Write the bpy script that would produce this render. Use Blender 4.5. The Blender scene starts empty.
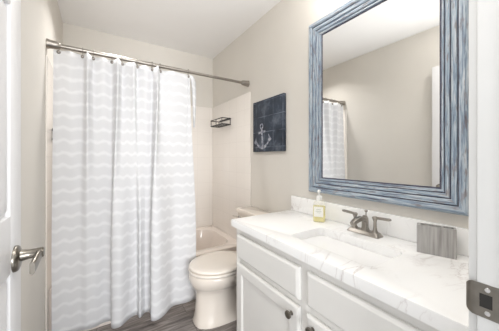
import bpy, bmesh, math, random
from mathutils import Vector, Matrix

S = bpy.context.scene
COL = S.collection
PI = math.pi
random.seed(4)

# ------------------------------------------------------------------ camera, light, exposure
EYE = 1.22
cam_d = bpy.data.cameras.new('camera')
cam = bpy.data.objects.new('camera', cam_d)
COL.objects.link(cam)
cam.location = (0, 0, EYE)
cam.rotation_euler = (PI / 2, 0, -math.radians(32.8))
cam_d.sensor_width = 36
cam_d.lens = 36 * 237 / 499
cam_d.shift_y = -0.015
cam_d.clip_start = 0.01
S.camera = cam

W = bpy.data.worlds.new('world')
S.world = W
W.use_nodes = True
W.node_tree.nodes['Background'].inputs[0].default_value = (0.96, 0.98, 1.0, 1)
W.node_tree.nodes['Background'].inputs[1].default_value = 1.05

S.view_settings.view_transform = 'Standard'
S.view_settings.look = 'None'
S.view_settings.gamma = 1
S.view_settings.use_curve_mapping = False
S.view_settings.exposure = 0.31
S.cycles.use_denoising = True
S.cycles.max_bounces = 14
S.cycles.diffuse_bounces = 8


def light(name, kind, loc, energy, color=(1, 1, 1), size=0.1, rot=(0, 0, 0)):
    d = bpy.data.lights.new(name, kind)
    d.energy = energy
    d.color = color
    if kind == 'AREA':
        d.shape = 'DISK'
        d.size = size
    else:
        d.shadow_soft_size = size
    o = bpy.data.objects.new(name, d)
    o.location = loc
    o.rotation_euler = rot
    COL.objects.link(o)
    return o


# bulbs of the vanity lamp over the mirror, and an added, unseen fill under the ceiling
for i, y in enumerate((0.50, 0.72, 0.94)):
    light('vanity_bulb', 'POINT', (1.02, y, 2.22), 1.0, (1.0, 0.955, 0.90), 0.06)
light('ceiling_fill', 'AREA', (0.22, 0.40, 2.42), 5.2, (1.0, 0.975, 0.945), 0.34)
# the photographer's flash, held up by the doorway and aimed at the ceiling
fl_ = light('bounce_flash', 'SPOT', (0.26, -0.08, 1.42), 74, (1.0, 0.99, 0.975), 0.10, (PI - 0.60, 0, -0.20))
fl_.data.spot_size = math.radians(78)
fl_.data.spot_blend = 1.0
tf_ = light('tub_fill', 'AREA', (0.15, 2.03, 2.43), 4.3, (1.0, 0.98, 0.955), 0.10)  # added light above the frame, no fixture there; brightens tub and tiles
tf_.data.spread = math.radians(120)

# added fill panel, unseen behind the viewer, shining in through the doorway
hf_ = light('hall_fill', 'AREA', (-0.28, -3.0, 1.05), 125, (0.97, 0.985, 1.0), 1.5, (PI / 2, 0, 0))
hf_.data.shape = 'RECTANGLE'
hf_.data.size, hf_.data.size_y = 1.7, 1.3

# ------------------------------------------------------------------ materials


def new_mat(name):
    m = bpy.data.materials.new(name)
    m.use_nodes = True
    nt = m.node_tree
    return m, nt, nt.nodes['Principled BSDF']


def N(nt, kind, **kw):
    n = nt.nodes.new(kind)
    for k, v in kw.items():
        setattr(n, k, v)
    return n


def L(nt, a, b):
    nt.links.new(a, b)


def math_node(nt, op, a, b=None, clamp=False):
    n = N(nt, 'ShaderNodeMath', operation=op)
    n.use_clamp = clamp
    for i, v in enumerate((a, b)):
        if v is None:
            continue
        if isinstance(v, (int, float)):
            n.inputs[i].default_value = v
        else:
            L(nt, v, n.inputs[i])
    return n.outputs[0]


def ramp(nt, fac, stops, interp='LINEAR'):
    r = N(nt, 'ShaderNodeValToRGB')
    r.color_ramp.interpolation = interp
    els = r.color_ramp.elements
    while len(els) < len(stops):
        els.new(0.5)
    for e, (p, c) in zip(els, stops):
        e.position = p
        e.color = (*c, 1)
    L(nt, fac, r.inputs[0])
    return r.outputs[0]


def simple(name, col, rough=0.5, metal=0.0, var=0.03, scale=12, bump=0.0, bscale=200, coat=0.0, spec=0.5):
    """plain surface with a little mottling and, if asked, a fine bump"""
    m, nt, p = new_mat(name)
    tc = N(nt, 'ShaderNodeTexCoord')
    no = N(nt, 'ShaderNodeTexNoise')
    no.inputs['Scale'].default_value = scale
    no.inputs['Detail'].default_value = 3
    L(nt, tc.outputs['Object'], no.inputs['Vector'])
    lo = tuple(max(0, c * (1 - var)) for c in col)
    hi = tuple(min(1, c * (1 + var)) for c in col)
    L(nt, ramp(nt, no.outputs[0], [(0.3, lo), (0.7, hi)]), p.inputs['Base Color'])
    p.inputs['Roughness'].default_value = rough
    p.inputs['Metallic'].default_value = metal
    p.inputs['Coat Weight'].default_value = coat
    p.inputs['Specular IOR Level'].default_value = spec
    if bump:
        n2 = N(nt, 'ShaderNodeTexNoise')
        n2.inputs['Scale'].default_value = bscale
        L(nt, tc.outputs['Object'], n2.inputs['Vector'])
        b = N(nt, 'ShaderNodeBump')
        b.inputs['Strength'].default_value = bump
        b.inputs['Distance'].default_value = 0.002
        L(nt, n2.outputs[0], b.inputs['Height'])
        L(nt, b.outputs[0], p.inputs['Normal'])
    return m


M_WALL = simple('wall_paint', (0.69, 0.662, 0.615), 0.75, var=0.015, scale=3, bump=0.12, bscale=240)
M_CEIL = simple('ceiling_paint', (0.88, 0.88, 0.88), 0.85, var=0.012, scale=3, bump=0.12, bscale=200)
M_TRIM = simple('white_trim_paint', (0.68, 0.68, 0.67), 0.38, var=0.01)
M_DOOR = simple('white_door_paint', (0.76, 0.76, 0.77), 0.38, var=0.01)
M_CAB = simple('cabinet_paint', (0.80, 0.79, 0.765), 0.36, var=0.012, scale=4)
M_PORC = simple('bisque_porcelain', (0.82, 0.75, 0.675), 0.12, var=0.01, scale=3, coat=0.4)
M_SEAT = simple('bisque_seat_plastic', (0.85, 0.79, 0.72), 0.22, var=0.01, scale=3)
M_TUB = simple('bisque_tub_enamel', (0.79, 0.715, 0.655), 0.16, var=0.01, scale=3, coat=0.3)
M_SINK = simple('white_sink_porcelain', (0.88, 0.88, 0.88), 0.1, var=0.005, coat=0.4)
M_NICKEL = simple('brushed_nickel', (0.35, 0.325, 0.295), 0.33, 1.0, var=0.06, scale=60)
M_NICKELD = simple('dark_nickel', (0.26, 0.24, 0.21), 0.28, 1.0, var=0.08, scale=60)
M_CHROME = simple('chrome', (0.75, 0.74, 0.72), 0.12, 1.0, var=0.02)
M_BLACK = simple('black_wire', (0.02, 0.02, 0.022), 0.45, 0.0, var=0.1)
M_DARK = simple('hole_shade', (0.02, 0.018, 0.016), 0.8)
M_PLASTIC = simple('white_plastic', (0.88, 0.88, 0.86), 0.35, var=0.01)
M_GROUT = simple('caulk', (0.80, 0.77, 0.73), 0.6)


def mat_mirror():
    m, nt, p = new_mat('silvered_glass')
    p.inputs['Base Color'].default_value = (0.86, 0.86, 0.85, 1)
    p.inputs['Metallic'].default_value = 1
    p.inputs['Roughness'].default_value = 0.0
    return m


M_MIRROR = mat_mirror()


def mat_tile(name):
    m, nt, p = new_mat(name)
    uv = N(nt, 'ShaderNodeUVMap')
    br = N(nt, 'ShaderNodeTexBrick')
    br.offset = 0
    br.offset_frequency = 1
    br.squash = 1
    br.inputs['Color1'].default_value = (0.86, 0.82, 0.775, 1)
    br.inputs['Color2'].default_value = (0.85, 0.81, 0.765, 1)
    br.inputs['Mortar'].default_value = (0.79, 0.75, 0.71, 1)
    br.inputs['Scale'].default_value = 1
    br.inputs['Mortar Size'].default_value = 0.0016
    br.inputs['Mortar Smooth'].default_value = 0.3
    br.inputs['Brick Width'].default_value = 0.152
    br.inputs['Row Height'].default_value = 0.152
    L(nt, uv.outputs[0], br.inputs['Vector'])
    L(nt, br.outputs['Color'], p.inputs['Base Color'])
    p.inputs['Roughness'].default_value = 0.16
    b = N(nt, 'ShaderNodeBump', invert=True)
    b.inputs['Strength'].default_value = 0.35
    b.inputs['Distance'].default_value = 0.002
    L(nt, br.outputs['Fac'], b.inputs['Height'])
    L(nt, b.outputs[0], p.inputs['Normal'])
    return m


M_TILE = mat_tile('cream_tile')


def mat_floor():
    m, nt, p = new_mat('grey_brown_plank')
    uv = N(nt, 'ShaderNodeUVMap')
    br = N(nt, 'ShaderNodeTexBrick')
    br.offset = 0.37
    br.inputs['Color1'].default_value = (0.0, 0, 0, 1)
    br.inputs['Color2'].default_value = (1, 1, 1, 1)
    br.inputs['Mortar'].default_value = (0.3, 0.3, 0.3, 1)
    br.inputs['Scale'].default_value = 1
    br.inputs['Mortar Size'].default_value = 0.0012
    br.inputs['Brick Width'].default_value = 0.9
    br.inputs['Row Height'].default_value = 0.125
    L(nt, uv.outputs[0], br.inputs['Vector'])
    mp = N(nt, 'ShaderNodeMapping')
    mp.inputs['Scale'].default_value = (5, 55, 1)
    L(nt, uv.outputs[0], mp.inputs['Vector'])
    add = N(nt, 'ShaderNodeVectorMath', operation='MULTIPLY_ADD')
    L(nt, br.outputs['Color'], add.inputs[0])
    add.inputs[1].default_value = (13, 7, 3)
    L(nt, mp.outputs[0], add.inputs[2])
    no = N(nt, 'ShaderNodeTexNoise')
    no.inputs['Scale'].default_value = 1
    no.inputs['Detail'].default_value = 6
    no.inputs['Roughness'].default_value = 0.65
    no.inputs['Distortion'].default_value = 0.6
    L(nt, add.outputs[0], no.inputs['Vector'])
    c = ramp(nt, no.outputs[0], [(0.30, (0.085, 0.073, 0.068)), (0.5, (0.225, 0.20, 0.187)), (0.70, (0.40, 0.37, 0.35))])
    mx = N(nt, 'ShaderNodeMix', data_type='RGBA', blend_type='MULTIPLY')
    mx.inputs[0].default_value = 1
    L(nt, c, mx.inputs[6])
    L(nt, ramp(nt, br.outputs['Fac'], [(0, (1, 1, 1)), (1, (0.35, 0.33, 0.32))]), mx.inputs[7])
    L(nt, mx.outputs[2], p.inputs['Base Color'])
    p.inputs['Roughness'].default_value = 0.42
    return m


M_FLOOR = mat_floor()


def mat_quartz():
    m, nt, p = new_mat('veined_white_quartz')
    tc = N(nt, 'ShaderNodeTexCoord')
    mp = N(nt, 'ShaderNodeMapping')
    mp.inputs['Rotation'].default_value = (0, 0, 0.7)
    mp.inputs['Scale'].default_value = (1.6, 4.2, 1.6)
    L(nt, tc.outputs['Object'], mp.inputs['Vector'])
    no = N(nt, 'ShaderNodeTexNoise')
    no.inputs['Scale'].default_value = 1.5
    no.inputs['Detail'].default_value = 7
    no.inputs['Roughness'].default_value = 0.58
    no.inputs['Distortion'].default_value = 1.1
    L(nt, mp.outputs[0], no.inputs['Vector'])
    d = math_node(nt, 'ABSOLUTE', math_node(nt, 'SUBTRACT', no.outputs[0], 0.5))
    n2 = N(nt, 'ShaderNodeTexNoise')
    n2.inputs['Scale'].default_value = 3.1
    L(nt, tc.outputs['Object'], n2.inputs['Vector'])
    vein = math_node(nt, 'MULTIPLY', ramp(nt, d, [(0.0, (1, 1, 1)), (0.010, (0.25, 0.25, 0.25)), (0.035, (0, 0, 0))]),
                     ramp(nt, n2.outputs[0], [(0.46, (0, 0, 0)), (0.60, (1, 1, 1))]))
    c = ramp(nt, vein, [(0, (0.91, 0.91, 0.905)), (1, (0.63, 0.59, 0.58))])
    L(nt, c, p.inputs['Base Color'])
    p.inputs['Roughness'].default_value = 0.2
    return m


M_QUARTZ = mat_quartz()


def mat_frame():
    """distressed blue paint, streaked along each bar (u runs along, v across)"""
    m, nt, p = new_mat('distressed_blue_paint')
    uv = N(nt, 'ShaderNodeUVMap')
    mp = N(nt, 'ShaderNodeMapping')
    mp.inputs['Scale'].default_value = (6, 130, 1)
    L(nt, uv.outputs[0], mp.inputs['Vector'])
    no = N(nt, 'ShaderNodeTexNoise')
    no.inputs['Scale'].default_value = 1
    no.inputs['Detail'].default_value = 5
    no.inputs['Roughness'].default_value = 0.7
    no.inputs['Distortion'].default_value = 0.3
    L(nt, mp.outputs[0], no.inputs['Vector'])
    c1 = ramp(nt, no.outputs[0], [(0.31, (0.09, 0.08, 0.10)), (0.39, (0.15, 0.19, 0.26)), (0.45, (0.23, 0.30, 0.385)), (0.52, (0.36, 0.43, 0.50)),
                                  (0.60, (0.50, 0.545, 0.585)), (0.72, (0.66, 0.68, 0.70))])
    mp2 = N(nt, 'ShaderNodeMapping')
    mp2.inputs['Scale'].default_value = (14, 60, 1)
    L(nt, uv.outputs[0], mp2.inputs['Vector'])
    n2 = N(nt, 'ShaderNodeTexNoise')
    n2.inputs['Scale'].default_value = 1.3
    n2.inputs['Detail'].default_value = 4
    L(nt, mp2.outputs[0], n2.inputs['Vector'])
    mx = N(nt, 'ShaderNodeMix', data_type='RGBA')
    L(nt, ramp(nt, n2.outputs[0], [(0.54, (0, 0, 0)), (0.66, (0.75, 0.75, 0.75))]), mx.inputs[0])
    L(nt, c1, mx.inputs[6])
    mx.inputs[7].default_value = (0.20, 0.165, 0.165, 1)
    L(nt, mx.outputs[2], p.inputs['Base Color'])
    p.inputs['Roughness'].default_value = 0.5
    return m


M_FRAME = mat_frame()
M_GROOVE = simple('dark_frame_glaze', (0.07, 0.07, 0.10), 0.5, var=0.4, scale=40)


def mat_curtain():
    m, nt, p = new_mat('white_wavy_stripe_cloth')
    uv = N(nt, 'ShaderNodeUVMap')
    sp = N(nt, 'ShaderNodeSeparateXYZ')
    L(nt, uv.outputs[0], sp.inputs[0])
    u, v = sp.outputs[0], sp.outputs[1]
    no = N(nt, 'ShaderNodeTexNoise')
    no.inputs['Scale'].default_value = 26
    no.inputs['Detail'].default_value = 3
    L(nt, uv.outputs[0], no.inputs['Vector'])
    jit = math_node(nt, 'MULTIPLY', math_node(nt, 'SUBTRACT', no.outputs[0], 0.5), 0.026)
    wav = math_node(nt, 'MULTIPLY', math_node(nt, 'SINE', math_node(nt, 'MULTIPLY', u, 2 * PI / 0.076)), 0.0065)
    h = math_node(nt, 'ADD', math_node(nt, 'ADD', v, wav), jit)
    tri = math_node(nt, 'PINGPONG', math_node(nt, 'MULTIPLY', h, 1 / 0.078), 0.5)
    c = ramp(nt, tri, [(0.0, (0.865, 0.87, 0.885)), (0.05, (0.865, 0.87, 0.885)), (0.21, (0.78, 0.785, 0.80)), (0.5, (0.78, 0.785, 0.80))])
    L(nt, c, p.inputs['Base Color'])
    p.inputs['Roughness'].default_value = 0.85
    p.inputs['Specular IOR Level'].default_value = 0.2
    tr = N(nt, 'ShaderNodeBsdfTranslucent')
    L(nt, c, tr.inputs['Color'])
    mixs = N(nt, 'ShaderNodeMixShader')
    mixs.inputs[0].default_value = 0.3
    L(nt, p.outputs[0], mixs.inputs[1])
    L(nt, tr.outputs[0], mixs.inputs[2])
    L(nt, mixs.outputs[0], nt.nodes['Material Output'].inputs['Surface'])
    return m


M_CURTAIN = mat_curtain()


def mat_canvas():
    m, nt, p = new_mat('navy_chalkboard_print')
    uv = N(nt, 'ShaderNodeUVMap')
    sp = N(nt, 'ShaderNodeSeparateXYZ')
    L(nt, uv.outputs[0], sp.inputs[0])
    no = N(nt, 'ShaderNodeTexNoise')
    no.inputs['Scale'].default_value = 7
    no.inputs['Detail'].default_value = 6
    no.inputs['Roughness'].default_value = 0.65
    L(nt, uv.outputs[0], no.inputs['Vector'])
    base = ramp(nt, no.outputs[0], [(0.32, (0.012, 0.017, 0.028)), (0.52, (0.030, 0.042, 0.065)), (0.72, (0.13, 0.155, 0.195))])
    # worn chart lines
    gx = math_node(nt, 'PINGPONG', math_node(nt, 'MULTIPLY', math_node(nt, 'ADD', sp.outputs[0], 0.05), 1 / 0.118), 0.5)
    gy = math_node(nt, 'PINGPONG', math_node(nt, 'MULTIPLY', math_node(nt, 'ADD', sp.outputs[1], 0.09), 1 / 0.128), 0.5)
    g = math_node(nt, 'MINIMUM', gx, gy)
    n2 = N(nt, 'ShaderNodeTexNoise')
    n2.inputs['Scale'].default_value = 11
    n2.inputs['Detail'].default_value = 5
    L(nt, uv.outputs[0], n2.inputs['Vector'])
    ln = math_node(nt, 'MULTIPLY', ramp(nt, g, [(0.0, (1, 1, 1)), (0.014, (0.6, 0.6, 0.6)), (0.026, (0, 0, 0))]),
                   ramp(nt, n2.outputs[0], [(0.4, (0, 0, 0)), (0.6, (0.7, 0.7, 0.7))]))
    mx = N(nt, 'ShaderNodeMix', data_type='RGBA')
    L(nt, ln, mx.inputs[0])
    L(nt, base, mx.inputs[6])
    mx.inputs[7].default_value = (0.26, 0.30, 0.37, 1)
    L(nt, mx.outputs[2], p.inputs['Base Color'])
    p.inputs['Roughness'].default_value = 0.7
    return m


M_CANVAS = mat_canvas()


def mat_chalk():
    m, nt, p = new_mat('worn_white_paint')
    tc = N(nt, 'ShaderNodeTexCoord')
    no = N(nt, 'ShaderNodeTexNoise')
    no.inputs['Scale'].default_value = 60
    no.inputs['Detail'].default_value = 4
    L(nt, tc.outputs['Object'], no.inputs['Vector'])
    L(nt, ramp(nt, no.outputs[0], [(0.38, (0.12, 0.14, 0.19)), (0.62, (0.46, 0.47, 0.53))]), p.inputs['Base Color'])
    p.inputs['Roughness'].default_value = 0.8
    return m


M_CHALK = mat_chalk()


def mat_greywood():
    m, nt, p = new_mat('weathered_grey_grain')
    tc = N(nt, 'ShaderNodeTexCoord')
    mp = N(nt, 'ShaderNodeMapping')
    mp.inputs['Scale'].default_value = (130, 130, 7)
    L(nt, tc.outputs['Object'], mp.inputs['Vector'])
    no = N(nt, 'ShaderNodeTexNoise')
    no.inputs['Scale'].default_value = 1
    no.inputs['Detail'].default_value = 4
    L(nt, mp.outputs[0], no.inputs['Vector'])
    L(nt, ramp(nt, no.outputs[0], [(0.28, (0.27, 0.26, 0.25)), (0.5, (0.38, 0.37, 0.36)), (0.75, (0.48, 0.47, 0.46))]), p.inputs['Base Color'])
    p.inputs['Roughness'].default_value = 0.7
    return m


M_GREY = mat_greywood()


def mat_soap():
    m, nt, p = new_mat('yellow_liquid_soap')
    p.inputs['Base Color'].default_value = (0.95, 0.87, 0.38, 1)
    p.inputs['Roughness'].default_value = 0.15
    p.inputs['Transmission Weight'].default_value = 0.35
    p.inputs['IOR'].default_value = 1.1
    return m


def mat_clear():
    m, nt, p = new_mat('clear_plastic')
    p.inputs['Base Color'].default_value = (0.95, 0.94, 0.88, 1)
    p.inputs['Roughness'].default_value = 0.08
    p.inputs['Alpha'].default_value = 0.22
    return m


def mat_label():
    """white sticker with a few unreadably small lines of print"""
    m, nt, p = new_mat('white_sticker')
    uv = N(nt, 'ShaderNodeUVMap')
    sp = N(nt, 'ShaderNodeSeparateXYZ')
    L(nt, uv.outputs[0], sp.inputs[0])
    u, v = sp.outputs[0], sp.outputs[1]
    acc = None
    for v0, dv, du in ((0.72, 0.045, 0.26), (0.54, 0.05, 0.34), (0.40, 0.03, 0.22)):
        a = math_node(nt, 'LESS_THAN', math_node(nt, 'ABSOLUTE', math_node(nt, 'SUBTRACT', v, v0)), dv)
        b = math_node(nt, 'LESS_THAN', math_node(nt, 'ABSOLUTE', math_node(nt, 'SUBTRACT', u, 0.5)), du)
        ab = math_node(nt, 'MULTIPLY', a, b)
        acc = ab if acc is None else math_node(nt, 'ADD', acc, ab, True)
    no = N(nt, 'ShaderNodeTexNoise')
    no.inputs['Scale'].default_value = 30
    L(nt, uv.outputs[0], no.inputs['Vector'])
    f = math_node(nt, 'MULTIPLY', acc, ramp(nt, no.outputs[0], [(0.4, (0.2, 0.2, 0.2)), (0.6, (1, 1, 1))]))
    L(nt, ramp(nt, f, [(0, (0.90, 0.90, 0.85)), (1, (0.52, 0.55, 0.48))]), p.inputs['Base Color'])
    p.inputs['Roughness'].default_value = 0.5
    return m


M_SOAP, M_CLEAR, M_LABEL = mat_soap(), mat_clear(), mat_label()

# ------------------------------------------------------------------ mesh helpers


def finish(name, bm, mat, parent=None, smooth=True, loc=(0, 0, 0), rot=None, angle=35):
    bmesh.ops.recalc_face_normals(bm, faces=bm.faces)
    me = bpy.data.meshes.new(name)
    bm.to_mesh(me)
    bm.free()
    mats = mat if isinstance(mat, (list, tuple)) else [mat]
    for m in mats:
        me.materials.append(m)
    if smooth:
        me.polygons.foreach_set('use_smooth', [True] * len(me.polygons))
        me.set_sharp_from_angle(angle=math.radians(angle))
    o = bpy.data.objects.new(name, me)
    COL.objects.link(o)
    o.location = loc
    if rot:
        o.rotation_euler = rot
    if parent:
        o.parent = parent
    return o


def tag(o, label, cat, group=None):
    o['label'] = label
    o['category'] = cat
    if group:
        o['group'] = group
    return o


def thing(name, label, cat, loc=(0, 0, 0), rotz=0, group=None):
    o = bpy.data.objects.new(name, None)
    o.empty_display_size = 0.05
    COL.objects.link(o)
    o.location = loc
    o.rotation_euler = (0, 0, rotz)
    return tag(o, label, cat, group)


def struct(o, label):
    o['kind'] = 'structure'
    o['label'] = label
    return o


def join(bm, other):
    me = bpy.data.meshes.new('tmp')
    other.to_mesh(me)
    other.free()
    bm.from_mesh(me)
    bpy.data.meshes.remove(me)


def box(bm, lo, hi, bev=0.0, seg=2, mi=0):
    b = bmesh.new()
    bmesh.ops.create_cube(b, size=1)
    for v in b.verts:
        v.co = Vector([lo[i] + (v.co[i] + 0.5) * (hi[i] - lo[i]) for i in range(3)])
    if bev:
        bmesh.ops.bevel(b, geom=list(b.edges), offset=bev, segments=seg, profile=0.5, affect='EDGES')
    for f in b.faces:
        f.material_index = mi
    join(bm, b)


def rings(bm, loops, cap0=True, cap1=True, closed=False):
    """skin a list of closed vertex loops of equal length"""
    vs = [[bm.verts.new(p) for p in lp] for lp in loops]
    n = len(vs[0])
    seq = list(range(len(vs)))
    pairs = list(zip(seq, seq[1:])) + ([(seq[-1], seq[0])] if closed else [])
    for a, b in pairs:
        for i in range(n):
            j = (i + 1) % n
            bm.faces.new((vs[a][i], vs[a][j], vs[b][j], vs[b][i]))
    if not closed:
        if cap0:
            bm.faces.new(vs[0])
        if cap1:
            bm.faces.new(vs[-1])
    return vs


def tube(bm, pts, rad, n=12, closed=False, cap=True):
    pts = [Vector(p) for p in pts]
    rads = rad if isinstance(rad, (list, tuple)) else [rad] * len(pts)
    loops = []
    prev = None
    m = len(pts)
    for i, p in enumerate(pts):
        if closed:
            t = (pts[(i + 1) % m] - pts[i - 1]).normalized()
        else:
            t = (pts[min(i + 1, m - 1)] - pts[max(i - 1, 0)]).normalized()
        if prev is None:
            ref = Vector((0, 0, 1)) if abs(t.z) < 0.9 else Vector((1, 0, 0))
            a = t.cross(ref).normalized()
        else:
            a = (prev - t * prev.dot(t)).normalized()
        prev = a
        b = t.cross(a)
        loops.append([p + (a * math.cos(2 * PI * k / n) + b * math.sin(2 * PI * k / n)) * rads[i] for k in range(n)])
    rings(bm, loops, cap, cap, closed)


def lathe(bm, prof, n=24, mat=None):
    """prof: (radius, height) pairs about z; mat places the result"""
    b = bmesh.new()
    loops = [[Vector((max(r, 1e-5) * math.cos(2 * PI * k / n), max(r, 1e-5) * math.sin(2 * PI * k / n), z)) for k in range(n)] for r, z in prof]
    rings(b, loops)
    if mat:
        bmesh.ops.transform(b, matrix=mat, verts=b.verts)
    join(bm, b)


def rrect(w, d, r, n=6, cx=0, cy=0):
    out = []
    r = min(r, w / 2 - 1e-4, d / 2 - 1e-4)
    for qx, qy, a0 in ((1, 1, 0), (-1, 1, PI / 2), (-1, -1, PI), (1, -1, 1.5 * PI)):
        for k in range(n + 1):
            a = a0 + PI / 2 * k / n
            out.append((cx + qx * (w / 2 - r) + r * math.cos(a), cy + qy * (d / 2 - r) + r * math.sin(a)))
    return out


def catmull(pts, m):
    """sample m points per span along a 2-D or 3-D control polyline"""
    P = [Vector(p) for p in pts]
    out = []
    for i in range(len(P) - 1):
        p0, p1, p2, p3 = P[max(i - 1, 0)], P[i], P[i + 1], P[min(i + 2, len(P) - 1)]
        for k in range(m):
            t = k / m
            out.append(0.5 * ((2 * p1) + (p2 - p0) * t + (2 * p0 - 5 * p1 + 4 * p2 - p3) * t * t + (3 * p1 - p0 - 3 * p2 + p3) * t ** 3))
    out.append(P[-1])
    return out


def box_uv(o, ax_u, ax_v, off=(0, 0)):
    me = o.data
    uv = me.uv_layers.new(name='UVMap')
    for lp in me.loops:
        co = me.vertices[lp.vertex_index].co
        uv.data[lp.index].uv = (co[ax_u] + off[0], co[ax_v] + off[1])


AXIS_X = Matrix.Rotation(PI / 2, 4, 'Y')      # z -> +x
AXIS_NX = Matrix.Rotation(-PI / 2, 4, 'Y')    # z -> -x

# ------------------------------------------------------------------ the room
XL, XR, YB, YF, HC = -0.258, 1.20, 2.70, 0.13, 2.44
FLZ = 0.06        # the floor's height in this frame


def slab(name, lo, hi, mat, label):
    bm = bmesh.new()
    box(bm, lo, hi)
    return struct(finish(name, bm, mat, smooth=False), label)


fl = slab('floor', (XL - 0.1, -0.02, 0.0), (XR + 0.1, YB + 0.1, FLZ), M_FLOOR, 'grey brown wood look plank floor')
box_uv(fl, 0, 1)
slab('ceiling', (XL - 0.1, -0.0, HC), (XR + 0.1, YB + 0.1, HC + 0.08), M_CEIL, 'plain white ceiling')
slab('wall_right', (XR, 0.0, 0), (XR + 0.1, YB + 0.1, HC), M_WALL, 'greige wall behind the vanity and toilet')
slab('wall_left', (XL - 0.1, 0.0, 0), (XL, YB + 0.1, HC), M_WALL, 'greige wall on the left beside the open door')
slab('wall_back', (XL, YB, 0), (XR, YB + 0.1, HC), M_WALL, 'greige wall above the tub tiles')
# front wall with the doorway the view is taken from
DX0, DX1, DH = -0.205, 0.55, 2.06
bm = bmesh.new()
box(bm, (XL, 0.015, 0), (DX0 - 0.018, YF, HC))
box(bm, (DX1 + 0.018, 0.015, 0), (XR, YF, HC))
box(bm, (DX0 - 0.018, 0.015, DH + 0.018), (DX1 + 0.018, YF, HC))
struct(finish('wall_front', bm, M_WALL, smooth=False), 'greige wall around the doorway')
bm = bmesh.new()
box(bm, (DX1, 0.005, FLZ), (DX1 + 0.018, YF + 0.001, DH), 0.0015)
box(bm, (DX0 - 0.018, 0.005, FLZ), (DX0, YF + 0.001, DH), 0.0015)
box(bm, (DX0 - 0.018, 0.005, DH), (DX1 + 0.018, YF + 0.001, DH + 0.018), 0.0015)
box(bm, (DX1 - 0.011, 0.03, FLZ), (DX1, 0.088, DH), 0.003)          # door stop
struct(finish('trim_1', bm, M_TRIM), 'white door jamb around the doorway')
bm = bmesh.new()
box(bm, (DX1 + 0.006, YF, FLZ), (DX1 + 0.066, YF + 0.014, DH + 0.07), 0.003)
box(bm, (DX0 - 0.052, YF, DH + 0.01), (DX1 + 0.006, YF + 0.014, DH + 0.07), 0.003)
struct(finish('trim_2', bm, M_TRIM), 'white casing around the doorway')
bm = bmesh.new()
box(bm, (XL, YF + 0.02, FLZ), (XL + 0.012, 1.84, FLZ + 0.085), 0.003)
struct(finish('baseboard_left', bm, M_TRIM), 'white baseboard on the left wall')
bm = bmesh.new()
box(bm, (XR - 0.012, 1.262, FLZ), (XR, 1.84, FLZ + 0.085), 0.003)
struct(finish('baseboard_right', bm, M_TRIM), 'white baseboard behind the toilet')

# tiles round the tub, each wall its own field with a bullnose edge
TH = 1.835
T0 = 1.84
for nm, lo, hi, au, lab in (('wall_tile_back', (XL, YB - 0.008, 0.3), (XR, YB, TH), 0, 'cream square tiles on the back wall of the tub'),
                            ('wall_tile_right', (XR - 0.008, T0, FLZ), (XR, YB - 0.008, TH), 1, 'cream square tiles on the right wall of the tub'),
                            ('wall_tile_left', (XL, T0, FLZ), (XL + 0.008, YB - 0.008, TH), 1, 'cream square tiles on the left wall of the tub')):
    bm = bmesh.new()
    box(bm, lo, hi, 0.004, 3)
    o = finish(nm, bm, M_TILE)
    box_uv(o, au, 2, (0.03 if au == 1 else 0.06, -TH % 0.152))
    struct(o, lab)

# ------------------------------------------------------------------ open door on the left
DFACE = -0.180
DW = 0.780
bm = bmesh.new()
y0, y1 = YF + 0.004, YF + 0.004 + DW
xa, xb = DFACE - 0.035, DFACE
box(bm, (xa + 0.009, y0 + 0.01, 0.08), (xb - 0.009, y1 - 0.01, 2.035))
st = 0.098
rows = [0.072, 0.29, 0.93, 1.075, 1.60, 1.70, 1.93, 2.045]      # rails: 0-1, 2-3, 4-5, 6-7
for a, b in ((y0, y0 + st), (y1 - st, y1), ((y0 + y1) / 2 - st / 2, (y0 + y1) / 2 + st / 2)):
    box(bm, (xa, a, 0.072), (xb, b, 2.045), 0.0025)
for a, b in ((0, 1), (2, 3), (4, 5), (6, 7)):
    box(bm, (xa + 0.0003, y0 + 0.01, rows[a]), (xb - 0.0003, y1 - 0.01, rows[b]), 0.0025)
mid = (y0 + y1) / 2
for a, b in ((y0 + st, mid - st / 2), (mid + st / 2, y1 - st)):
    for c, d in ((1, 2), (3, 4), (5, 6)):
        # raised field with sloping borders
        for s, x in ((1, xb), (-1, xa)):
            lo, hi = [], []
            for e, h in ((0.006, 0.0095), (0.016, 0.0035), (0.042, 0.001)):
                xx = x - s * h
                lo.append([Vector((xx, a + e, rows[c] + e)), Vector((xx, b - e, rows[c] + e)),
                           Vector((xx, b - e, rows[d] - e)), Vector((xx, a + e, rows[d] - e))])
            rings(bm, lo, False, True)
door = struct(finish('door_1', bm, M_DOOR), 'white six panel door standing open against the left wall')

hz, hy = 0.957, 0.852
bm = bmesh.new()
mt = Matrix.Translation((DFACE, hy, hz)) @ AXIS_X
lathe(bm, [(0.0, 0.0), (0.0335, 0.0), (0.0335, 0.004), (0.031, 0.008), (0.024, 0.011), (0.016, 0.013), (0.0, 0.013)], 32, mt)
ro = finish('rosette', bm, M_NICKELD, door)
hz2 = hz + 0.006
bm = bmesh.new()
lathe(bm, [(0, 0), (0.017, 0.0), (0.0145, 0.010), (0.0125, 0.022), (0.0125, 0.036), (0.0135, 0.039), (0.0135, 0.050), (0.011, 0.053), (0, 0.053)], 24,
      Matrix.Translation((DFACE + 0.006, hy, hz2)) @ AXIS_X)
pts = catmull([(DFACE + 0.050, hy + 0.004, hz2), (DFACE + 0.049, hy - 0.022, hz2 - 0.004), (DFACE + 0.047, hy - 0.045, hz2 - 0.012), (DFACE + 0.045, hy - 0.064, hz2 - 0.018)], 6)
loops = []
for i, p in enumerate(pts):
    t = i / (len(pts) - 1)
    w, h = 0.014 - 0.004 * t, 0.024 + 0.007 * t
    loops.append([p + Vector((x, 0, z)) for x, z in rrect(w, h, w * 0.48, 4)])
rings(bm, loops)
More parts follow.
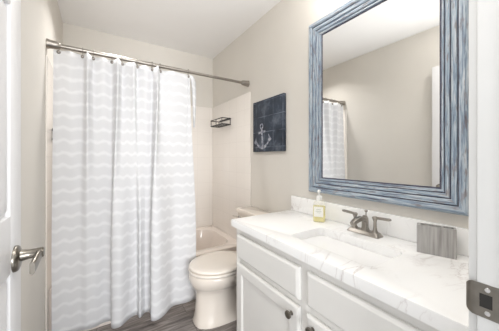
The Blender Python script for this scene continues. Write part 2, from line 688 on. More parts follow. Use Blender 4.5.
finish('lever', bm, M_NICKELD, door)

# strike plate on the doorway's jamb
sp = thing('strike_plate', 'brushed metal strike plate with a dark latch hole on the right door jamb', 'strike plate', (DX1, 0.1195, 0.979))
ph = 0.0285
bm = bmesh.new()
prof = []
ya, yb = -0.030, 0.0125
# curled plate: flat on the jamb, lip bending round its room edge
path = [(-0.0012, ya), (-0.0012, yb), (-0.0012, yb + 0.006), (0.0004, yb + 0.0115), (0.0034, yb + 0.0145)]
zs = []
hole = (0.0115, 0.0125)      # half height, half width of the latch hole
def zlim(y):
    d0 = min(y - ya, yb + 0.0145 - y)
    r = 0.012
    if d0 >= r:
        return ph
    return ph - r + math.sqrt(max(0, r * r - (r - d0) ** 2))
ys = [ya + 0.0005, ya + 0.002, ya + 0.005, ya + 0.009, ya + 0.012, -0.0175, -0.0174, 0.0010, 0.0011, 0.006, 0.010]
def strip(yl, zl, zh, xo=-0.0012, th=0.0012):
    """thin metal strip between z limits, one quad strip with thickness"""
    top, bot = [], []
    for i, (x, y) in enumerate(yl):
        top.append((x, y, zh(y))); bot.append((x, y, zl(y)))
    vs = []
    for (x, y, z), (x2, y2, z2) in zip(top, bot):
        vs.append((bm.verts.new((x, y, z)), bm.verts.new((x2, y2, z2)), bm.verts.new((x + th, y, z)), bm.verts.new((x2 + th, y2, z2))))
    for a, b in zip(vs, vs[1:]):
        bm.faces.new((a[0], b[0], b[1], a[1])); bm.faces.new((a[2], a[3], b[3], b[2]))
        bm.faces.new((a[0], a[2], b[2], b[0])); bm.faces.new((a[1], b[1], b[3], a[3]))
    for e in (vs[0], vs[-1]):
        bm.faces.new((e[0], e[1], e[3], e[2]))
left = [(-0.0012, y) for y in (ya + 0.0004, ya + 0.002, ya + 0.005, ya + 0.009, ya + 0.013, ya + 0.022)]
strip(left, lambda y: -zlim(y), zlim)
midp = [(-0.0012, ya + 0.022), (-0.0012, ya + 0.038)]
strip(midp, lambda y: hole[0], zlim)
strip(midp, lambda y: -zlim(y), lambda y: -hole[0])
lip = [(-0.0012, ya + 0.038), (-0.0012, yb - 0.004), (-0.0013, yb), (-0.0010, yb + 0.005), (0.0000, yb + 0.0095), (0.002, yb + 0.0128), (0.0042, yb + 0.0142)]
strip(lip, lambda y: -zlim(y), zlim)
finish('plate', bm, M_NICKELD, sp)
bm = bmesh.new()
box(bm, (-0.0008, ya + 0.021, -hole[0] - 0.001), (0.0002, ya + 0.039, hole[0] + 0.001))  # thin near-black slab, painted shade in place of the hole's depth
finish('latch_hole_shade', bm, M_DARK, sp, smooth=False)
for s in (1, -1):
    bm = bmesh.new()
    lathe(bm, [(0, 0), (0.0042, 0), (0.0036, 0.001), (0.0012, 0.0014), (0, 0.0010)], 16, Matrix.Translation((-0.0012, ya + 0.028, s * 0.0195)) @ AXIS_NX)
    finish('screw', bm, M_CHROME, sp)

# ------------------------------------------------------------------ bathtub
TY0, TY1, TZ = 1.925, YB - 0.008, 0.40
tx0, tx1 = XL + 0.008, XR - 0.008
tub = thing('bathtub', 'bisque bathtub behind the shower curtain', 'bathtub', ((tx0 + tx1) / 2, (TY0 + TY1) / 2, 0))
w, d = tx1 - tx0, TY1 - TY0
bm = bmesh.new()
n = 8
def lp(ww, dd, r, z, cx=0, cy=0):
    return [Vector((x, y, z)) for x, y in rrect(ww, dd, r, n, cx, cy)]
rings(bm, [lp(w, d, 0.002, FLZ), lp(w, d, 0.002, TZ - 0.02), lp(w - 0.003, d - 0.003, 0.004, TZ - 0.006), lp(w - 0.014, d - 0.014, 0.008, TZ),
           lp(w - 0.13, d - 0.17, 0.16, TZ, 0, 0.005), lp(w - 0.15, d - 0.19, 0.155, TZ - 0.006, 0, 0.005), lp(w - 0.165, d - 0.205, 0.15, TZ - 0.025, 0, 0.005),
           lp(w - 0.21, d - 0.24, 0.14, 0.2, 0, 0.005), lp(w - 0.26, d - 0.29, 0.13, 0.10, 0, 0.005), lp(w - 0.36, d - 0.39, 0.1, 0.065, 0, 0.005),
           lp(w - 0.7, d - 0.6, 0.04, 0.06, 0, 0.005)])
finish('shell', bm, M_TUB, tub)
bm = bmesh.new()
lathe(bm, [(0, 0), (0.028, 0), (0.027, 0.002), (0.012, 0.003), (0, 0.002)], 20, Matrix.Translation((-0.36, 0.005, 0.0655)))
finish('drain', bm, M_CHROME, tub)

# ------------------------------------------------------------------ shower rod, hooks, curtain
RY, RZ = 1.888, 1.920
rod = thing('shower_rod', 'brushed nickel shower curtain rod across the tub', 'curtain rod', ((XL + XR) / 2, RY, RZ))
cx = (XL + XR) / 2
hl = (XR - XL) / 2
bm = bmesh.new()
tube(bm, [(-hl + 0.008, 0, 0), (0.10, 0, 0)], 0.0140, 20)
tube(bm, [(0.10, 0, 0), (hl - 0.008, 0, 0)], 0.0118, 20)
finish('tube', bm, M_NICKEL, rod)
for s in (-1, 1):
    bm = bmesh.new()
    lathe(bm, [(0, 0), (0.029, 0), (0.029, 0.008), (0.026, 0.016), (0.0235, 0.045), (0.0205, 0.064), (0.0175, 0.068), (0, 0.068)], 28,
          Matrix.Translation((s * hl, 0, 0)) @ (AXIS_NX if s > 0 else AXIS_X))
    finish('flange', bm, M_NICKEL, rod)

HOOK_X = [-0.198, -0.076, -0.020, 0.089, 0.149, 0.245, 0.348, 0.405, 0.624]
ORD = ['first', 'second', 'third', 'fourth', 'fifth', 'sixth', 'seventh', 'eighth', 'ninth']


def make_hook():
    t = thing('curtain_hook', '', 'curtain hook', (0, RY, RZ), 0, 'shower curtain hooks')
    bm = bmesh.new()
    pts = [(0, 0.0165 * math.sin(a), 0.0035 + 0.0165 * math.cos(a)) for a in [2.5 - 5.0 * k / 20 for k in range(21)]]
    tail = [(0, 0.011, -0.022), (0, 0.004, -0.040), (0, -0.006, -0.052)]
    pts = [(0, -0.0095, -0.022), (0, -0.010, -0.036)][::-1] + [(0, -p[1], p[2]) for p in pts] + tail
    tube(bm, pts, 0.0019, 8)
    finish('ring', bm, M_NICKEL, t)
    bm = bmesh.new()
    bmesh.ops.create_icosphere(bm, subdivisions=2, radius=0.0118)
    for v in bm.verts:
        v.co += Vector((0, -0.013, -0.044))
    finish('ball', bm, M_NICKEL, t)
    return t


hook0 = make_hook()
for i, x in enumerate(HOOK_X):
    h = hook0
    if i:
        h = hook0.copy()
        COL.objects.link(h)
        for ch in hook0.children:
            c = ch.copy()
            COL.objects.link(c)
            c.parent = h
    h.location = (x, RY, RZ)
    h['label'] = ORD[i] + ' metal curtain hook counted from the left end of the shower rod'

top_c = [(-.224, 0.005), (-.198, 0), (-.14, .015), (-.076, .0), (-.05, .055), (-.02, .0), (.035, .02), (.089, 0), (.12, .065), (.149, 0), (.195, .03),
         (.22, .05), (.245, .0), (.30, .03), (.348, 0), (.375, .07), (.405, 0), (.50, .02), (.600, .01), (.618, 0), (.632, .012)]
bot_c = [(-.228, .05), (-.195, .04), (-.14, .03), (-.09, .03), (-.05, .05), (-.01, .05), (.04, .025), (.084, .045), (.080, .115), (.125, .13), (.19, .08),
         (.235, .06), (.250, .105), (.29, .07), (.318, .10), (.310, .18), (.365, .195), (.46, .11), (.53, .105), (.59, .108), (.652, .108)]
m = 9
ct, cb = catmull(top_c, m), catmull(bot_c, m)
NZ = 44
ztop, zbot = 1.890, 0.120
bm = bmesh.new()
uvl = bm.loops.layers.uv.new('UVMap')
ss = [0]
for a, b in zip(cb, cb[1:]):
    ss.append(ss[-1] + (b - a).length)
grid = []
for j in range(NZ + 1):
    t = j / NZ
    z = ztop + (zbot - ztop) * t
    k = min(1, t / 0.75)
    k = k * k * (3 - 2 * k)
    row = []
    for i, (a, b) in enumerate(zip(ct, cb)):
        p = a * (1 - k) + b * k
        # the cloth sags a touch between hooks at its hem line
        dz = 0.0
        if j == 0:
            dz = -0.004 * abs(math.sin(i * 0.35))
        ripple = 0.004 * math.sin(ss[i] * 38 + t * 3) * t
        row.append(bm.verts.new((p[0], RY - 0.013 * (1 - k) - p[1] - ripple, z + dz)))
    grid.append(row)
for j in range(NZ):
    for i in range(len(ct) - 1):
        f = bm.faces.new((grid[j][i], grid[j][i + 1], grid[j + 1][i + 1], grid[j + 1][i]))
        for l, (jj, ii) in zip(f.loops, ((j, i), (j, i + 1), (j + 1, i + 1), (j + 1, i))):
            l[uvl].uv = (ss[ii], ztop + (zbot - ztop) * jj / NZ)
# the loose corner beyond the last hook, drooping to the right
fl_rows = []
for t, xl, xr, yo in ((0, 0.622, 0.660, 0.018), (0.10, 0.636, 0.676, 0.022), (0.35, 0.644, 0.678, 0.026), (0.7, 0.648, 0.673, 0.030), (1, 0.650, 0.665, 0.032)):
    z = ztop - 0.004 - 0.42 * t
    fl_rows.append([(bm.verts.new((xl + (xr - xl) * q, RY - 0.013 - yo - 0.012 * math.sin(q * PI), z - 0.012 * q * (1 - t))), (ss[-1] + 0.04 * q, z)) for q in (0, 0.33, 0.67, 1)])
for r0, r1 in zip(fl_rows, fl_rows[1:]):
    for q in range(3):
        quad = [r0[q], r0[q + 1], r1[q + 1], r1[q]]
        f = bm.faces.new([v[0] for v in quad])
        for l, v in zip(f.loops, quad):
            l[uvl].uv = v[1]
cur = finish('shower_curtain', bm, M_CURTAIN, angle=180)
tag(cur, 'white shower curtain with pale wavy stripes hanging from the metal rod', 'shower curtain')
sd = cur.modifiers.new('thickness', 'SOLIDIFY')
sd.thickness = 0.0012
sd.offset = 0

# ------------------------------------------------------------------ wire caddies in the tub


def wire_caddy(loc, length, depth, sx, label):
    """sx: -1 sticks out towards -x from a right wall, +1 towards +x from a left wall"""
    t = thing('shower_caddy', label, 'shower caddy', loc)
    r = 0.0048
    bm = bmesh.new()
    for z, rr in ((0.0, r), (0.062, r)):
        pts = [(sx * x, y, z) for x, y in rrect(depth, length, 0.012, 4, depth / 2 + 0.004, 0)]
        tube(bm, pts, rr, 8, closed=True)
    for x, y in ((0.008, length / 2 - 0.008), (0.008, -length / 2 + 0.008), (depth, length / 2 - 0.008), (depth, -length / 2 + 0.008), (depth + 0.003, 0)):
        tube(bm, [(sx * x, y, 0), (sx * x, y, 0.062)], r * 0.8, 8)
    finish('rail', bm, M_BLACK, t)
    bm = bmesh.new()
    for k in range(9):
        y = -length / 2 + 0.015 + (length - 0.03) * k / 8
        tube(bm, [(sx * 0.006, y, 0.001), (sx * (depth + 0.002), y, 0.001)], 0.0018, 6)
    for k in range(3):
        x = 0.03 + k * 0.03
        tube(bm, [(sx * x, -length / 2, -0.001), (sx * x, length / 2, -0.001)], 0.0018, 6)
    finish('wire_shelf', bm, M_BLACK, t)
    bm = bmesh.new()
    box(bm, (min(0, sx * 0.005), -length / 2 + 0.02, 0.054), (max(0, sx * 0.005), length / 2 - 0.02, 0.074), 0.002)
    finish('wall_plate', bm, M_BLACK, t)
    return t


wire_caddy((XR - 0.008, 2.35, 1.575), 0.29, 0.105, -1, 'black wire shower caddy mounted on the right tile wall of the tub')
wire_caddy((XL + 0.008, 2.16, 1.345), 0.29, 0.09, 1, 'black wire shower caddy on the left tile wall, nearly hidden by the curtain')

# ------------------------------------------------------------------ toilet
TC = 1.60
toi = thing('toilet', 'bisque toilet with closed lid between tub and vanity', 'toilet', (0, TC, 0))


def egg(cx, lx_f, lx_b, wy, z, n=40, pw=2.0):
    """egg outline: front towards -x"""
    out = []
    for k in range(n):
        a = 2 * PI * k / n
        c, s = math.cos(a), math.sin(a)
        ex = math.copysign(abs(c) ** (2 / pw), c)
        ey = math.copysign(abs(s) ** (2 / pw), s)
        x = cx + (lx_b * ex if c > 0 else lx_f * ex)
        out.append(Vector((x, wy * ey, z)))
    return out


bm = bmesh.new()
B = [(0.85, 0.278, 0.24, 0.122, 0.06, 2.9), (0.85, 0.280, 0.24, 0.123, 0.07, 2.9), (0.85, 0.272, 0.235, 0.115, 0.09, 2.8), (0.85, 0.266, 0.23, 0.109, 0.14, 2.6),
     (0.85, 0.262, 0.235, 0.104, 0.21, 2.4), (0.85, 0.262, 0.24, 0.104, 0.265, 2.3), (0.84, 0.258, 0.28, 0.112, 0.295, 2.2), (0.81, 0.246, 0.33, 0.138, 0.318, 2.15),
     (0.785, 0.238, 0.36, 0.164, 0.345, 2.1), (0.78, 0.241, 0.37, 0.178, 0.38, 2.1), (0.78, 0.238, 0.37, 0.178, 0.405, 2.1), (0.78, 0.234, 0.365, 0.175, 0.414, 2.1),
     (0.78, 0.226, 0.36, 0.165, 0.418, 2.1)]
rings(bm, [egg(*b[:5], 48, b[5]) for b in B])
finish('bowl', bm, M_PORC, toi, angle=60)
for s in (-1, 1):
    bm = bmesh.new()
    lathe(bm, [(0, 0), (0.013, 0), (0.012, 0.008), (0.006, 0.014), (0, 0.015)], 16, Matrix.Translation((0.88, s * 0.118, FLZ + 0.008)))
    finish('bolt_cap', bm, M_SEAT, toi)
bm = bmesh.new()
rings(bm, [egg(0.765, .222, .195, .178, .4195, 48, 2.1), egg(0.765, .226, .195, .181, .424, 48, 2.1), egg(0.765, .226, .195, .181, .434, 48, 2.1), egg(0.765, .219, .193, .175, .4385, 48, 2.1)])
finish('seat', bm, M_SEAT, toi, angle=60)
bm = bmesh.new()
rings(bm, [egg(0.766, .218, .193, .174, .445, 48, 2.1), egg(0.766, .224, .196, .180, .449, 48, 2.1), egg(0.766, .223, .196, .179, .456, 48, 2.1), egg(0.766, .212, .190, .168, .4625, 48, 2.1),
           egg(0.766, .17, .15, .13, .4655, 48, 2.1), egg(0.766, .08, .07, .06, .4665, 48, 2.0)])
finish('lid', bm, M_SEAT, toi, angle=60)
for s in (-1, 1):
    bm = bmesh.new()
    box(bm, (0.945, s * 0.075 - 0.02, 0.4185), (0.985, s * 0.075 + 0.02, 0.456), 0.006)
    finish('hinge', bm, M_SEAT, toi)
bm = bmesh.new()
def tl(xf, xb, wy, z, r=0.03):
    return [Vector((x, y, z)) for x, y in rrect(xb - xf, wy * 2, r, 6, (xf + xb) / 2, 0)]
rings(bm, [tl(1.075, 1.165, 0.15, 0.405), tl(1.06, 1.175, 0.18, 0.425), tl(1.048, 1.18, 0.195, 0.47), tl(1.036, 1.182, 0.215, 0.746)])
finish('tank', bm, M_PORC, toi)
bm = bmesh.new()
rings(bm, [tl(1.034, 1.184, 0.216, 0.7475), tl(1.022, 1.188, 0.226, 0.751), tl(1.022, 1.188, 0.226, 0.770), tl(1.026, 1.186, 0.222, 0.779), tl(1.036, 1.18, 0.21, 0.783)])
finish('tank_lid', bm, M_PORC, toi)
bm = bmesh.new()
lathe(bm, [(0, 0), (0.011, 0), (0.011, 0.008), (0.008, 0.012), (0, 0.012)], 16, Matrix.Translation((1.037, 0.16, 0.715)) @ AXIS_NX)
tube(bm, [(1.020, 0.158, 0.715), (1.014, 0.185, 0.715), (1.012, 0.235, 0.712)], [0.006, 0.006, 0.0075], 10)
finish('flush_lever', bm, M_CHROME, toi)

# ------------------------------------------------------------------ vanity cabinet
VY0, VY1 = YF + 0.002, 1.255
FX = 0.715
CZ = 0.806
van = thing('vanity_cabinet', 'white bathroom vanity cabinet under the quartz countertop', 'vanity', (0, 0, 0))
bm = bmesh.new()
box(bm, (FX + 0.004, VY0, 0.155), (XR - 0.003, VY1, CZ - 0.16), 0.001)
box(bm, (FX + 0.004, VY0, 0.155), (FX + 0.02, VY1, CZ), 0.0008)
box(bm, (FX + 0.004, VY1 - 0.016, 0.155), (XR - 0.003, VY1, CZ), 0.0008)
box(bm, (FX + 0.004, VY0, 0.155), (XR - 0.003, VY0 + 0.016, CZ), 0.0008)
box(bm, (XR - 0.02, VY0, 0.155), (XR - 0.003, VY1, CZ), 0.0008)
finish('body', bm, M_CAB, van)
bm = bmesh.new()
box(bm, (FX + 0.06, VY0, FLZ), (XR - 0.02, VY1 - 0.005, 0.157))
finish('toe_kick', bm, M_CAB, van)
bm = bmesh.new()
f0, f1 = FX, FX + 0.0045
for a, b in ((VY0, 0.175), (0.665, 0.715), (1.212, VY1)):
    box(bm, (f0, a, 0.155), (f1, b, CZ), 0.0008)
for a, b in ((0.155, 0.18), (0.60, 0.64), (0.765, CZ)):
    box(bm, (f0 + 0.0002, VY0, a), (f1, VY1, b), 0.0008)
finish('face_frame', bm, M_CAB, van)


def panel_front(name, ya, yb, za, zb, rail, recess):
    bm = bmesh.new()
    x0 = FX - 0.019
    x1 = FX - 0.0008
    def q(x, e):
        return [Vector((x, ya + e, za + e)), Vector((x, yb - e, za + e)), Vector((x, yb - e, zb - e)), Vector((x, ya + e, zb - e))]
    lo = [q(x1, 0), q(x0 + 0.007, 0), q(x0 + 0.0035, 0.0015), q(x0 + 0.001, 0.006), q(x0, 0.009)]
    if recess:
        lo += [q(x0, rail), q(x0 + 0.0025, rail + 0.003), q(x0 + 0.0085, rail + 0.009), q(x0 + 0.009, rail + 0.011)]
    else:
        lo = [q(x1, 0), q(x0 + 0.010, 0), q(x0 + 0.0065, 0.002), q(x0 + 0.0015, 0.010), q(x0, 0.013)]
    rings(bm, lo)
    return finish(name, bm, M_CAB, van, angle=12)


DT, DB = 0.602, 0.168
panel_front('drawer', 0.712, 1.222, 0.632, 0.770, 0, False)
panel_front('drawer', 0.165, 0.668, 0.632, 0.770, 0, False)
d1 = panel_front('door', 0.712, 1.222, DB, DT, 0.052, True)
d2 = panel_front('door', 0.165, 0.668, DB, DT, 0.052, True)
for dd, y in ((d1, 0.750), (d2, 0.632)):
    bm = bmesh.new()
    lathe(bm, [(0, 0), (0.0095, 0), (0.009, 0.002), (0.0055, 0.004), (0.005, 0.013), (0.009, 0.0155), (0.0155, 0.018), (0.0165, 0.021), (0.0155, 0.025), (0.010, 0.0275), (0, 0.0285)], 24,
          Matrix.Translation((FX - 0.019, y, DT - 0.040)) @ AXIS_NX)
    finish('knob', bm, M_NICKELD, dd)

# ------------------------------------------------------------------ countertop with backsplash, sink
CT = 0.847
CX0, CY1 = 0.69, 1.275
SKX, SKY, SKW, SKD = 0.905, 0.66, 0.235, 0.41
top = thing('countertop', 'white veined quartz vanity countertop with backsplash', 'countertop', (0, 0, CZ + 0.001))
bm = bmesh.new()
zt = CT - CZ - 0.001
out = [(CX0, VY0), (XR - 0.002, VY0), (XR - 0.002, CY1), (CX0, CY1)]
inn = rrect(SKW, SKD, 0.03, 6, SKX, SKY)
ov = [bm.verts.new((x, y, zt)) for x, y in out]
iv = [bm.verts.new((x, y, zt)) for x, y in inn]
es = [bm.edges.new((ov[i], ov[(i + 1) % 4])) for i in range(4)] + [bm.edges.new((iv[i], iv[(i + 1) % len(iv)])) for i in range(len(iv))]
bmesh.ops.triangle_fill(bm, use_beauty=True, use_dissolve=False, edges=es)
ret = bmesh.ops.extrude_face_region(bm, geom=list(bm.faces))
for v in ret['geom']:
    if isinstance(v, bmesh.types.BMVert):
        v.co.z = 0
bm.normal_update()
rim = [e for e in bm.edges if len(e.link_faces) == 2 and abs(e.verts[0].co.z - zt) < 1e-6 and abs(e.verts[1].co.z - zt) < 1e-6 and e.calc_face_angle(0) > 1]
bmesh.ops.bevel(bm, geom=rim, offset=0.003, segments=2, affect='EDGES', profile=0.5)
finish('slab', bm, M_QUARTZ, top)
bm = bmesh.new()
box(bm, (XR - 0.022, VY0, zt + 0.0003), (XR - 0.0015, CY1, zt + 0.102), 0.002)
finish('backsplash', bm, M_QUARTZ, top)

snk = thing('sink', 'white rectangular undermount sink set in the countertop', 'sink', (SKX, SKY, CZ))
bm = bmesh.new()
def sl(dw, r, z):
    return [Vector((x, y, z)) for x, y in rrect(SKW + dw, SKD + dw, r, 6)]
rings(bm, [sl(0.05, 0.05, 0.0002), sl(0.006, 0.033, 0.0002), sl(0.0, 0.03, -0.004), sl(-0.008, 0.03, -0.06), sl(-0.02, 0.035, -0.10), sl(-0.05, 0.04, -0.122), sl(-0.10, 0.04, -0.13), sl(-0.2, 0.01, -0.134),
           sl(-0.2, 0.01, -0.142), sl(-0.08, 0.04, -0.14), sl(-0.03, 0.04, -0.13), sl(0.0, 0.04, -0.10), sl(0.02, 0.04, -0.012), sl(0.05, 0.05, -0.012)], True, True)
vs = None
finish('basin', bm, M_SINK, snk)
bm = bmesh.new()
lathe(bm, [(0, 0), (0.021, 0), (0.020, 0.002), (0.015, 0.0025), (0.010, 0.004), (0, 0.0045)], 20, Matrix.Translation((0.01, 0, -0.1338)))
finish('drain', bm, M_CHROME, snk)

# ------------------------------------------------------------------ faucet
fa = thing('faucet', 'brushed nickel two handle faucet behind the sink', 'faucet', (1.112, 0.677, CT + 0.0005))
bm = bmesh.new()
def fl_(w, d, r, z):
    return [Vector((x, y, z)) for x, y in rrect(w, d, r, 5)]
rings(bm, [fl_(.056, .162, .008, 0), fl_(.056, .162, .008, .004), fl_(.050, .156, .008, .008), fl_(.040, .146, .008, .016), fl_(.036, .142, .008, .018)])
finish('base_plate', bm, M_NICKEL, fa)
bm = bmesh.new()
sect = lambda p, w, h, tilt: [p + Vector((math.sin(tilt) * b, a, math.cos(tilt) * b)) for a, b in rrect(w, h, 0.005, 3)]
loops = []
loops.append([Vector((x + 0.006, y, 0.016)) for x, y in rrect(0.034, 0.034, 0.006, 3)])
loops.append([Vector((x + 0.006, y, 0.030)) for x, y in rrect(0.028, 0.026, 0.006, 3)])
loops.append([Vector((x + 0.006, y, 0.075)) for x, y in rrect(0.026, 0.024, 0.006, 3)])
loops.append([Vector((x + 0.004, y, 0.088)) for x, y in rrect(0.016, 0.018, 0.006, 3)])
rings(bm, loops)
pts = catmull([(0.008, 0, 0.066), (-0.03, 0, 0.077), (-0.07, 0, 0.073), (-0.098, 0, 0.060)], 5)
loops = []
for i, p in enumerate(pts):
    t = i / (len(pts) - 1)
    loops.append([Vector((p[0] + 0.010 * t * (-b / 0.02), a, p[2] + b)) for a, b in rrect(0.026 - 0.002 * t, 0.024 - 0.005 * t, 0.005, 3)])
rings(bm, loops)
finish('spout', bm, M_NICKEL, fa)
bm = bmesh.new()
lathe(bm, [(0, 0), (0.0028, 0), (0.0028, 0.020), (0.007, 0.024), (0.0085, 0.028), (0.006, 0.032), (0, 0.033)], 16, Matrix.Translation((0.014, 0, 0.082)))
finish('lift_knob', bm, M_NICKEL, fa)
for s in (1, -1):
    bm = bmesh.new()
    y = s * 0.052
    lathe(bm, [(0, 0), (0.017, 0), (0.0155, 0.004), (0.010, 0.012), (0.0075, 0.03), (0.007, 0.052), (0.009, 0.060), (0.0115, 0.066), (0.0115, 0.073), (0.008, 0.078), (0, 0.079)], 20, Matrix.Translation((0.002, y, 0.016)))
    loops = []
    for t in (0, 0.1, 0.5, 0.92, 1):
        ww, hh = 0.014 + 0.003 * t, 0.0115
        if t in (0, 1):
            ww, hh = ww - 0.003, 0.008
        loops.append([Vector((0.002 + a, y + s * (-0.012 + 0.084 * t), 0.0875 + 0.004 * t + b)) for a, b in rrect(ww, hh, 0.003, 3)])
    rings(bm, loops)
    finish('handle', bm, M_NICKEL, fa)

# ------------------------------------------------------------------ soap bottle
so = thing('soap_bottle', 'clear pump bottle of yellow hand soap left of the sink', 'soap bottle', (1.098, 0.948, CT + 0.0005), 0.55)
# local y runs along the broad side, -x faces the room
bm = bmesh.new()
def sb(w, d, r, z):
    return [Vector((x, y, z)) for x, y in rrect(w, d, r, 6)]
rings(bm, [sb(.038, .062, .012, 0), sb(.044, .069, .015, .004), sb(.045, .070, .016, .012), sb(.045, .070, .016, .098), sb(.042, .064, .018, .110), sb(.034, .046, .016, .122), sb(.027, .029, .0134, .129), sb(.027, .027, .0134, .134)])
finish('bottle', bm, M_CLEAR, so)
bm = bmesh.new()
rings(bm, [sb(.034, .058, .011, .003), sb(.0405, .0655, .014, .007), sb(.0415, .0665, .015, .014), sb(.0415, .0665, .015, .092)])
finish('liquid_soap', bm, M_SOAP, so)
bm = bmesh.new()
uvl = bm.loops.layers.uv.new('UVMap')
xs = -0.0231
vv = [[bm.verts.new((xs - dx, y, z)) for dx in (0, 0.0005)] for y, z in ((0.026, 0.032), (-0.026, 0.032), (-0.026, 0.090), (0.026, 0.090))]
f = bm.faces.new([v[1] for v in vv])
for l, c in zip(f.loops, ((0, 0), (1, 0), (1, 1), (0, 1))):
    l[uvl].uv = c
bm.faces.new([v[0] for v in vv][::-1])
for i in range(4):
    j = (i + 1) % 4
    bm.faces.new((vv[i][0], vv[j][0], vv[j][1], vv[i][1]))
finish('sticker', bm, M_LABEL, so, smooth=False)
bm = bmesh.new()
lathe(bm, [(0, .126), (.0155, .126), (.0165, .130), (.0165, .146), (.0145, .150), (.007, .153), (.0055, .156), (.0055, .176), (0, .176)], 24)
b2 = bmesh.new()
rings(b2, [[Vector((x, y, z)) for x, y in rrect(w_, d_, 0.006, 4, ox, 0)] for w_, d_, ox, z in ((.020, .015, -.002, .174), (.024, .017, -.004, .177), (.024, .017, -.004, .182), (.020, .013, -.003, .186))])
join(bm, b2)
tube(bm, [(-0.012, 0, 0.180), (-0.028, 0, 0.179), (-0.034, 0, 0.174)], [0.005, 0.0042, 0.0036], 10)
finish('pump', bm, M_PLASTIC, so)

# ------------------------------------------------------------------ toothbrush holder
ang = math.atan2(1.132 - 1.094, 0.444 - 0.335)
tb = thing('toothbrush_holder', 'grey wood grain toothbrush holder standing right of the faucet', 'toothbrush holder', (1.108, 0.382, CT + 0.0005), ang)
bm = bmesh.new()
hw, hd, hh = 0.060, 0.021, 0.108
slots = [(-0.012 + 0.001, 0.030, 0.064), (-0.001, 0.030, 0.03)]
out = rrect(2 * hd, 2 * hw, 0.003, 3)
s1 = rrect(0.026, 0.066, 0.004, 3, 0, 0.016)
s2 = rrect(0.026, 0.030, 0.004, 3, 0, -0.038)
loops = []
allv = []
es = []
for poly in (out, s1, s2):
    vs = [bm.verts.new((x, y, hh)) for x, y in poly]
    allv.append(vs)
    es += [bm.edges.new((vs[i], vs[(i + 1) % len(vs)])) for i in range(len(vs))]
bmesh.ops.triangle_fill(bm, use_beauty=True, edges=es)
for k, (vs, poly) in enumerate(zip(allv, (out, s1, s2))):
    zb = 0 if k == 0 else 0.012
    lo = [bm.verts.new((x, y, zb)) for x, y in poly]
    for i in range(len(vs)):
        j = (i + 1) % len(vs)
        bm.faces.new((vs[i], vs[j], lo[j], lo[i]))
    bm.faces.new(lo)
finish('block', bm, M_GREY, tb)

# ------------------------------------------------------------------ mirror
MY0, MY1, MZ0, MZ1 = 0.299, 1.102, 1.000, 2.09
mir = thing('wall_mirror', 'large wall mirror in a distressed blue frame above the countertop', 'mirror', (XR, (MY0 + MY1) / 2, MZ0))
FWID = 0.099
prof = [(0.0, 0.0, 0), (0.0, 0.022, 0), (0.004, 0.030, 0), (0.012, 0.034, 0), (0.024, 0.034, 0), (0.031, 0.030, 0), (0.0315, 0.024, 1), (0.036, 0.023, 1), (0.037, 0.0285, 0), (0.052, 0.027, 0), (0.056, 0.024, 0),
        (0.0565, 0.019, 1), (0.0608, 0.018, 1), (0.0615, 0.0235, 0), (0.074, 0.022, 0), (0.077, 0.019, 0), (0.0775, 0.014, 1), (0.0812, 0.014, 1), (0.082, 0.019, 0), (0.089, 0.017, 0), (0.091, 0.013, 0),
        (0.092, 0.010, 1), (FWID, 0.009, 1), (FWID, 0.0, 1)]
hwid, hgt = (MY1 - MY0) / 2, MZ1 - MZ0
bm = bmesh.new()
uvl = bm.loops.layers.uv.new('UVMap')
corners = [(-1, 0), (1, 0), (1, 1), (-1, 1)]
def fpos(c, dd, pp):
    sy, sz = corners[c]
    return Vector((-pp, sy * (hwid - dd), dd if sz == 0 else hgt - dd))
arc = [0]
for a, b in zip(prof, prof[1:]):
    arc.append(arc[-1] + math.hypot(b[0] - a[0], b[1] - a[1]))
for c in range(4):
    c2 = (c + 1) % 4
    for i in range(len(prof) - 1):
        a, b = prof[i], prof[i + 1]
        q = [fpos(c, a[0], a[1]), fpos(c2, a[0], a[1]), fpos(c2, b[0], b[1]), fpos(c, b[0], b[1])]
        f = bm.faces.new([bm.verts.new(p) for p in q])
        f.material_index = 1 if (a[2] and b[2]) else 0
        ax = 1 if c % 2 == 0 else 2
        for l, p, vv_ in zip(f.loops, q, (arc[i], arc[i], arc[i + 1], arc[i + 1])):
            l[uvl].uv = (p[ax] + c * 3.3, vv_ + c * 0.37)
bmesh.ops.remove_doubles(bm, verts=bm.verts, dist=1e-6)
finish('frame', bm, [M_FRAME, M_GROOVE], mir, angle=25)
bm = bmesh.new()
e = FWID - 0.006
box(bm, (-0.0075, -hwid + e, e), (-0.001, hwid - e, hgt - e))
finish('mirror_glass', bm, M_MIRROR, mir, smooth=False)

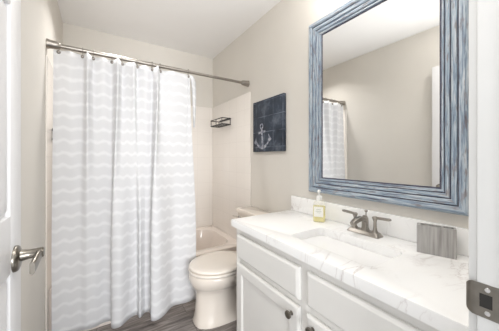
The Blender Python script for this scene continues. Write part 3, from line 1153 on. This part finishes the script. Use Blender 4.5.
# ------------------------------------------------------------------ anchor picture
PY, PW, PZ, PH = 1.764, 0.412, 1.273, 0.436
pic = thing('canvas_picture', 'square navy canvas picture with a white anchor above the toilet', 'picture', (XR - 0.001, PY, PZ))
bm = bmesh.new()
box(bm, (-0.024, -PW, 0), (0, 0, PH), 0.002)
cv = finish('canvas', bm, M_CANVAS, pic)
box_uv(cv, 1, 2)


def stroke(bm, pts, wid, th=0.0009, x0=-0.024):
    """flat raised ribbon in the picture plane; a runs to the right, b up"""
    P = [Vector(p) for p in pts]
    ws = wid if isinstance(wid, list) else [wid] * len(P)
    l, r = [], []
    for i, p in enumerate(P):
        t = (P[min(i + 1, len(P) - 1)] - P[max(i - 1, 0)]).normalized()
        nn = Vector((-t[1], t[0]))
        l.append(p + nn * ws[i] / 2)
        r.append(p - nn * ws[i] / 2)
    mk = lambda v, x: bm.verts.new((x, -v[0], v[1]))
    rows = [(mk(a, x0 - th), mk(b, x0 - th), mk(a, x0 + 0.0002), mk(b, x0 + 0.0002)) for a, b in zip(l, r)]
    for a, b in zip(rows, rows[1:]):
        bm.faces.new((a[0], b[0], b[1], a[1]))
        bm.faces.new((a[0], a[2], b[2], b[0]))
        bm.faces.new((a[1], b[1], b[3], a[3]))
    for e_ in (rows[0], rows[-1]):
        bm.faces.new((e_[0], e_[1], e_[3], e_[2]))


bm = bmesh.new()
R2 = Matrix.Rotation(0.10, 2)
def A(pts):
    return [R2 @ (Vector(p) * 1.08) + Vector((0.148, 0.035)) for p in pts]
stroke(bm, A([(0, 0.0), (0, 0.150)]), [0.026, 0.020])
stroke(bm, A([(-0.045, 0.122), (0.045, 0.122)]), 0.019)
stroke(bm, A([(0.017 * math.sin(a), 0.168 + 0.017 * math.cos(a)) for a in [2 * PI * k / 20 for k in range(21)]]), 0.011)
stroke(bm, A([(0.088 * math.sin(a), 0.088 - 0.088 * math.cos(a)) for a in [-1.25 + 2.5 * k / 20 for k in range(21)]]), [0.012 + 0.014 * (1 - abs(k - 10) / 10) for k in range(21)])
for s in (-1, 1):
    stroke(bm, A([(s * 0.100, 0.042), (s * 0.090, 0.062), (s * 0.082, 0.092)]), [0.040, 0.024, 0.002])
finish('anchor_print', bm, M_CHALK, cv, smooth=False)
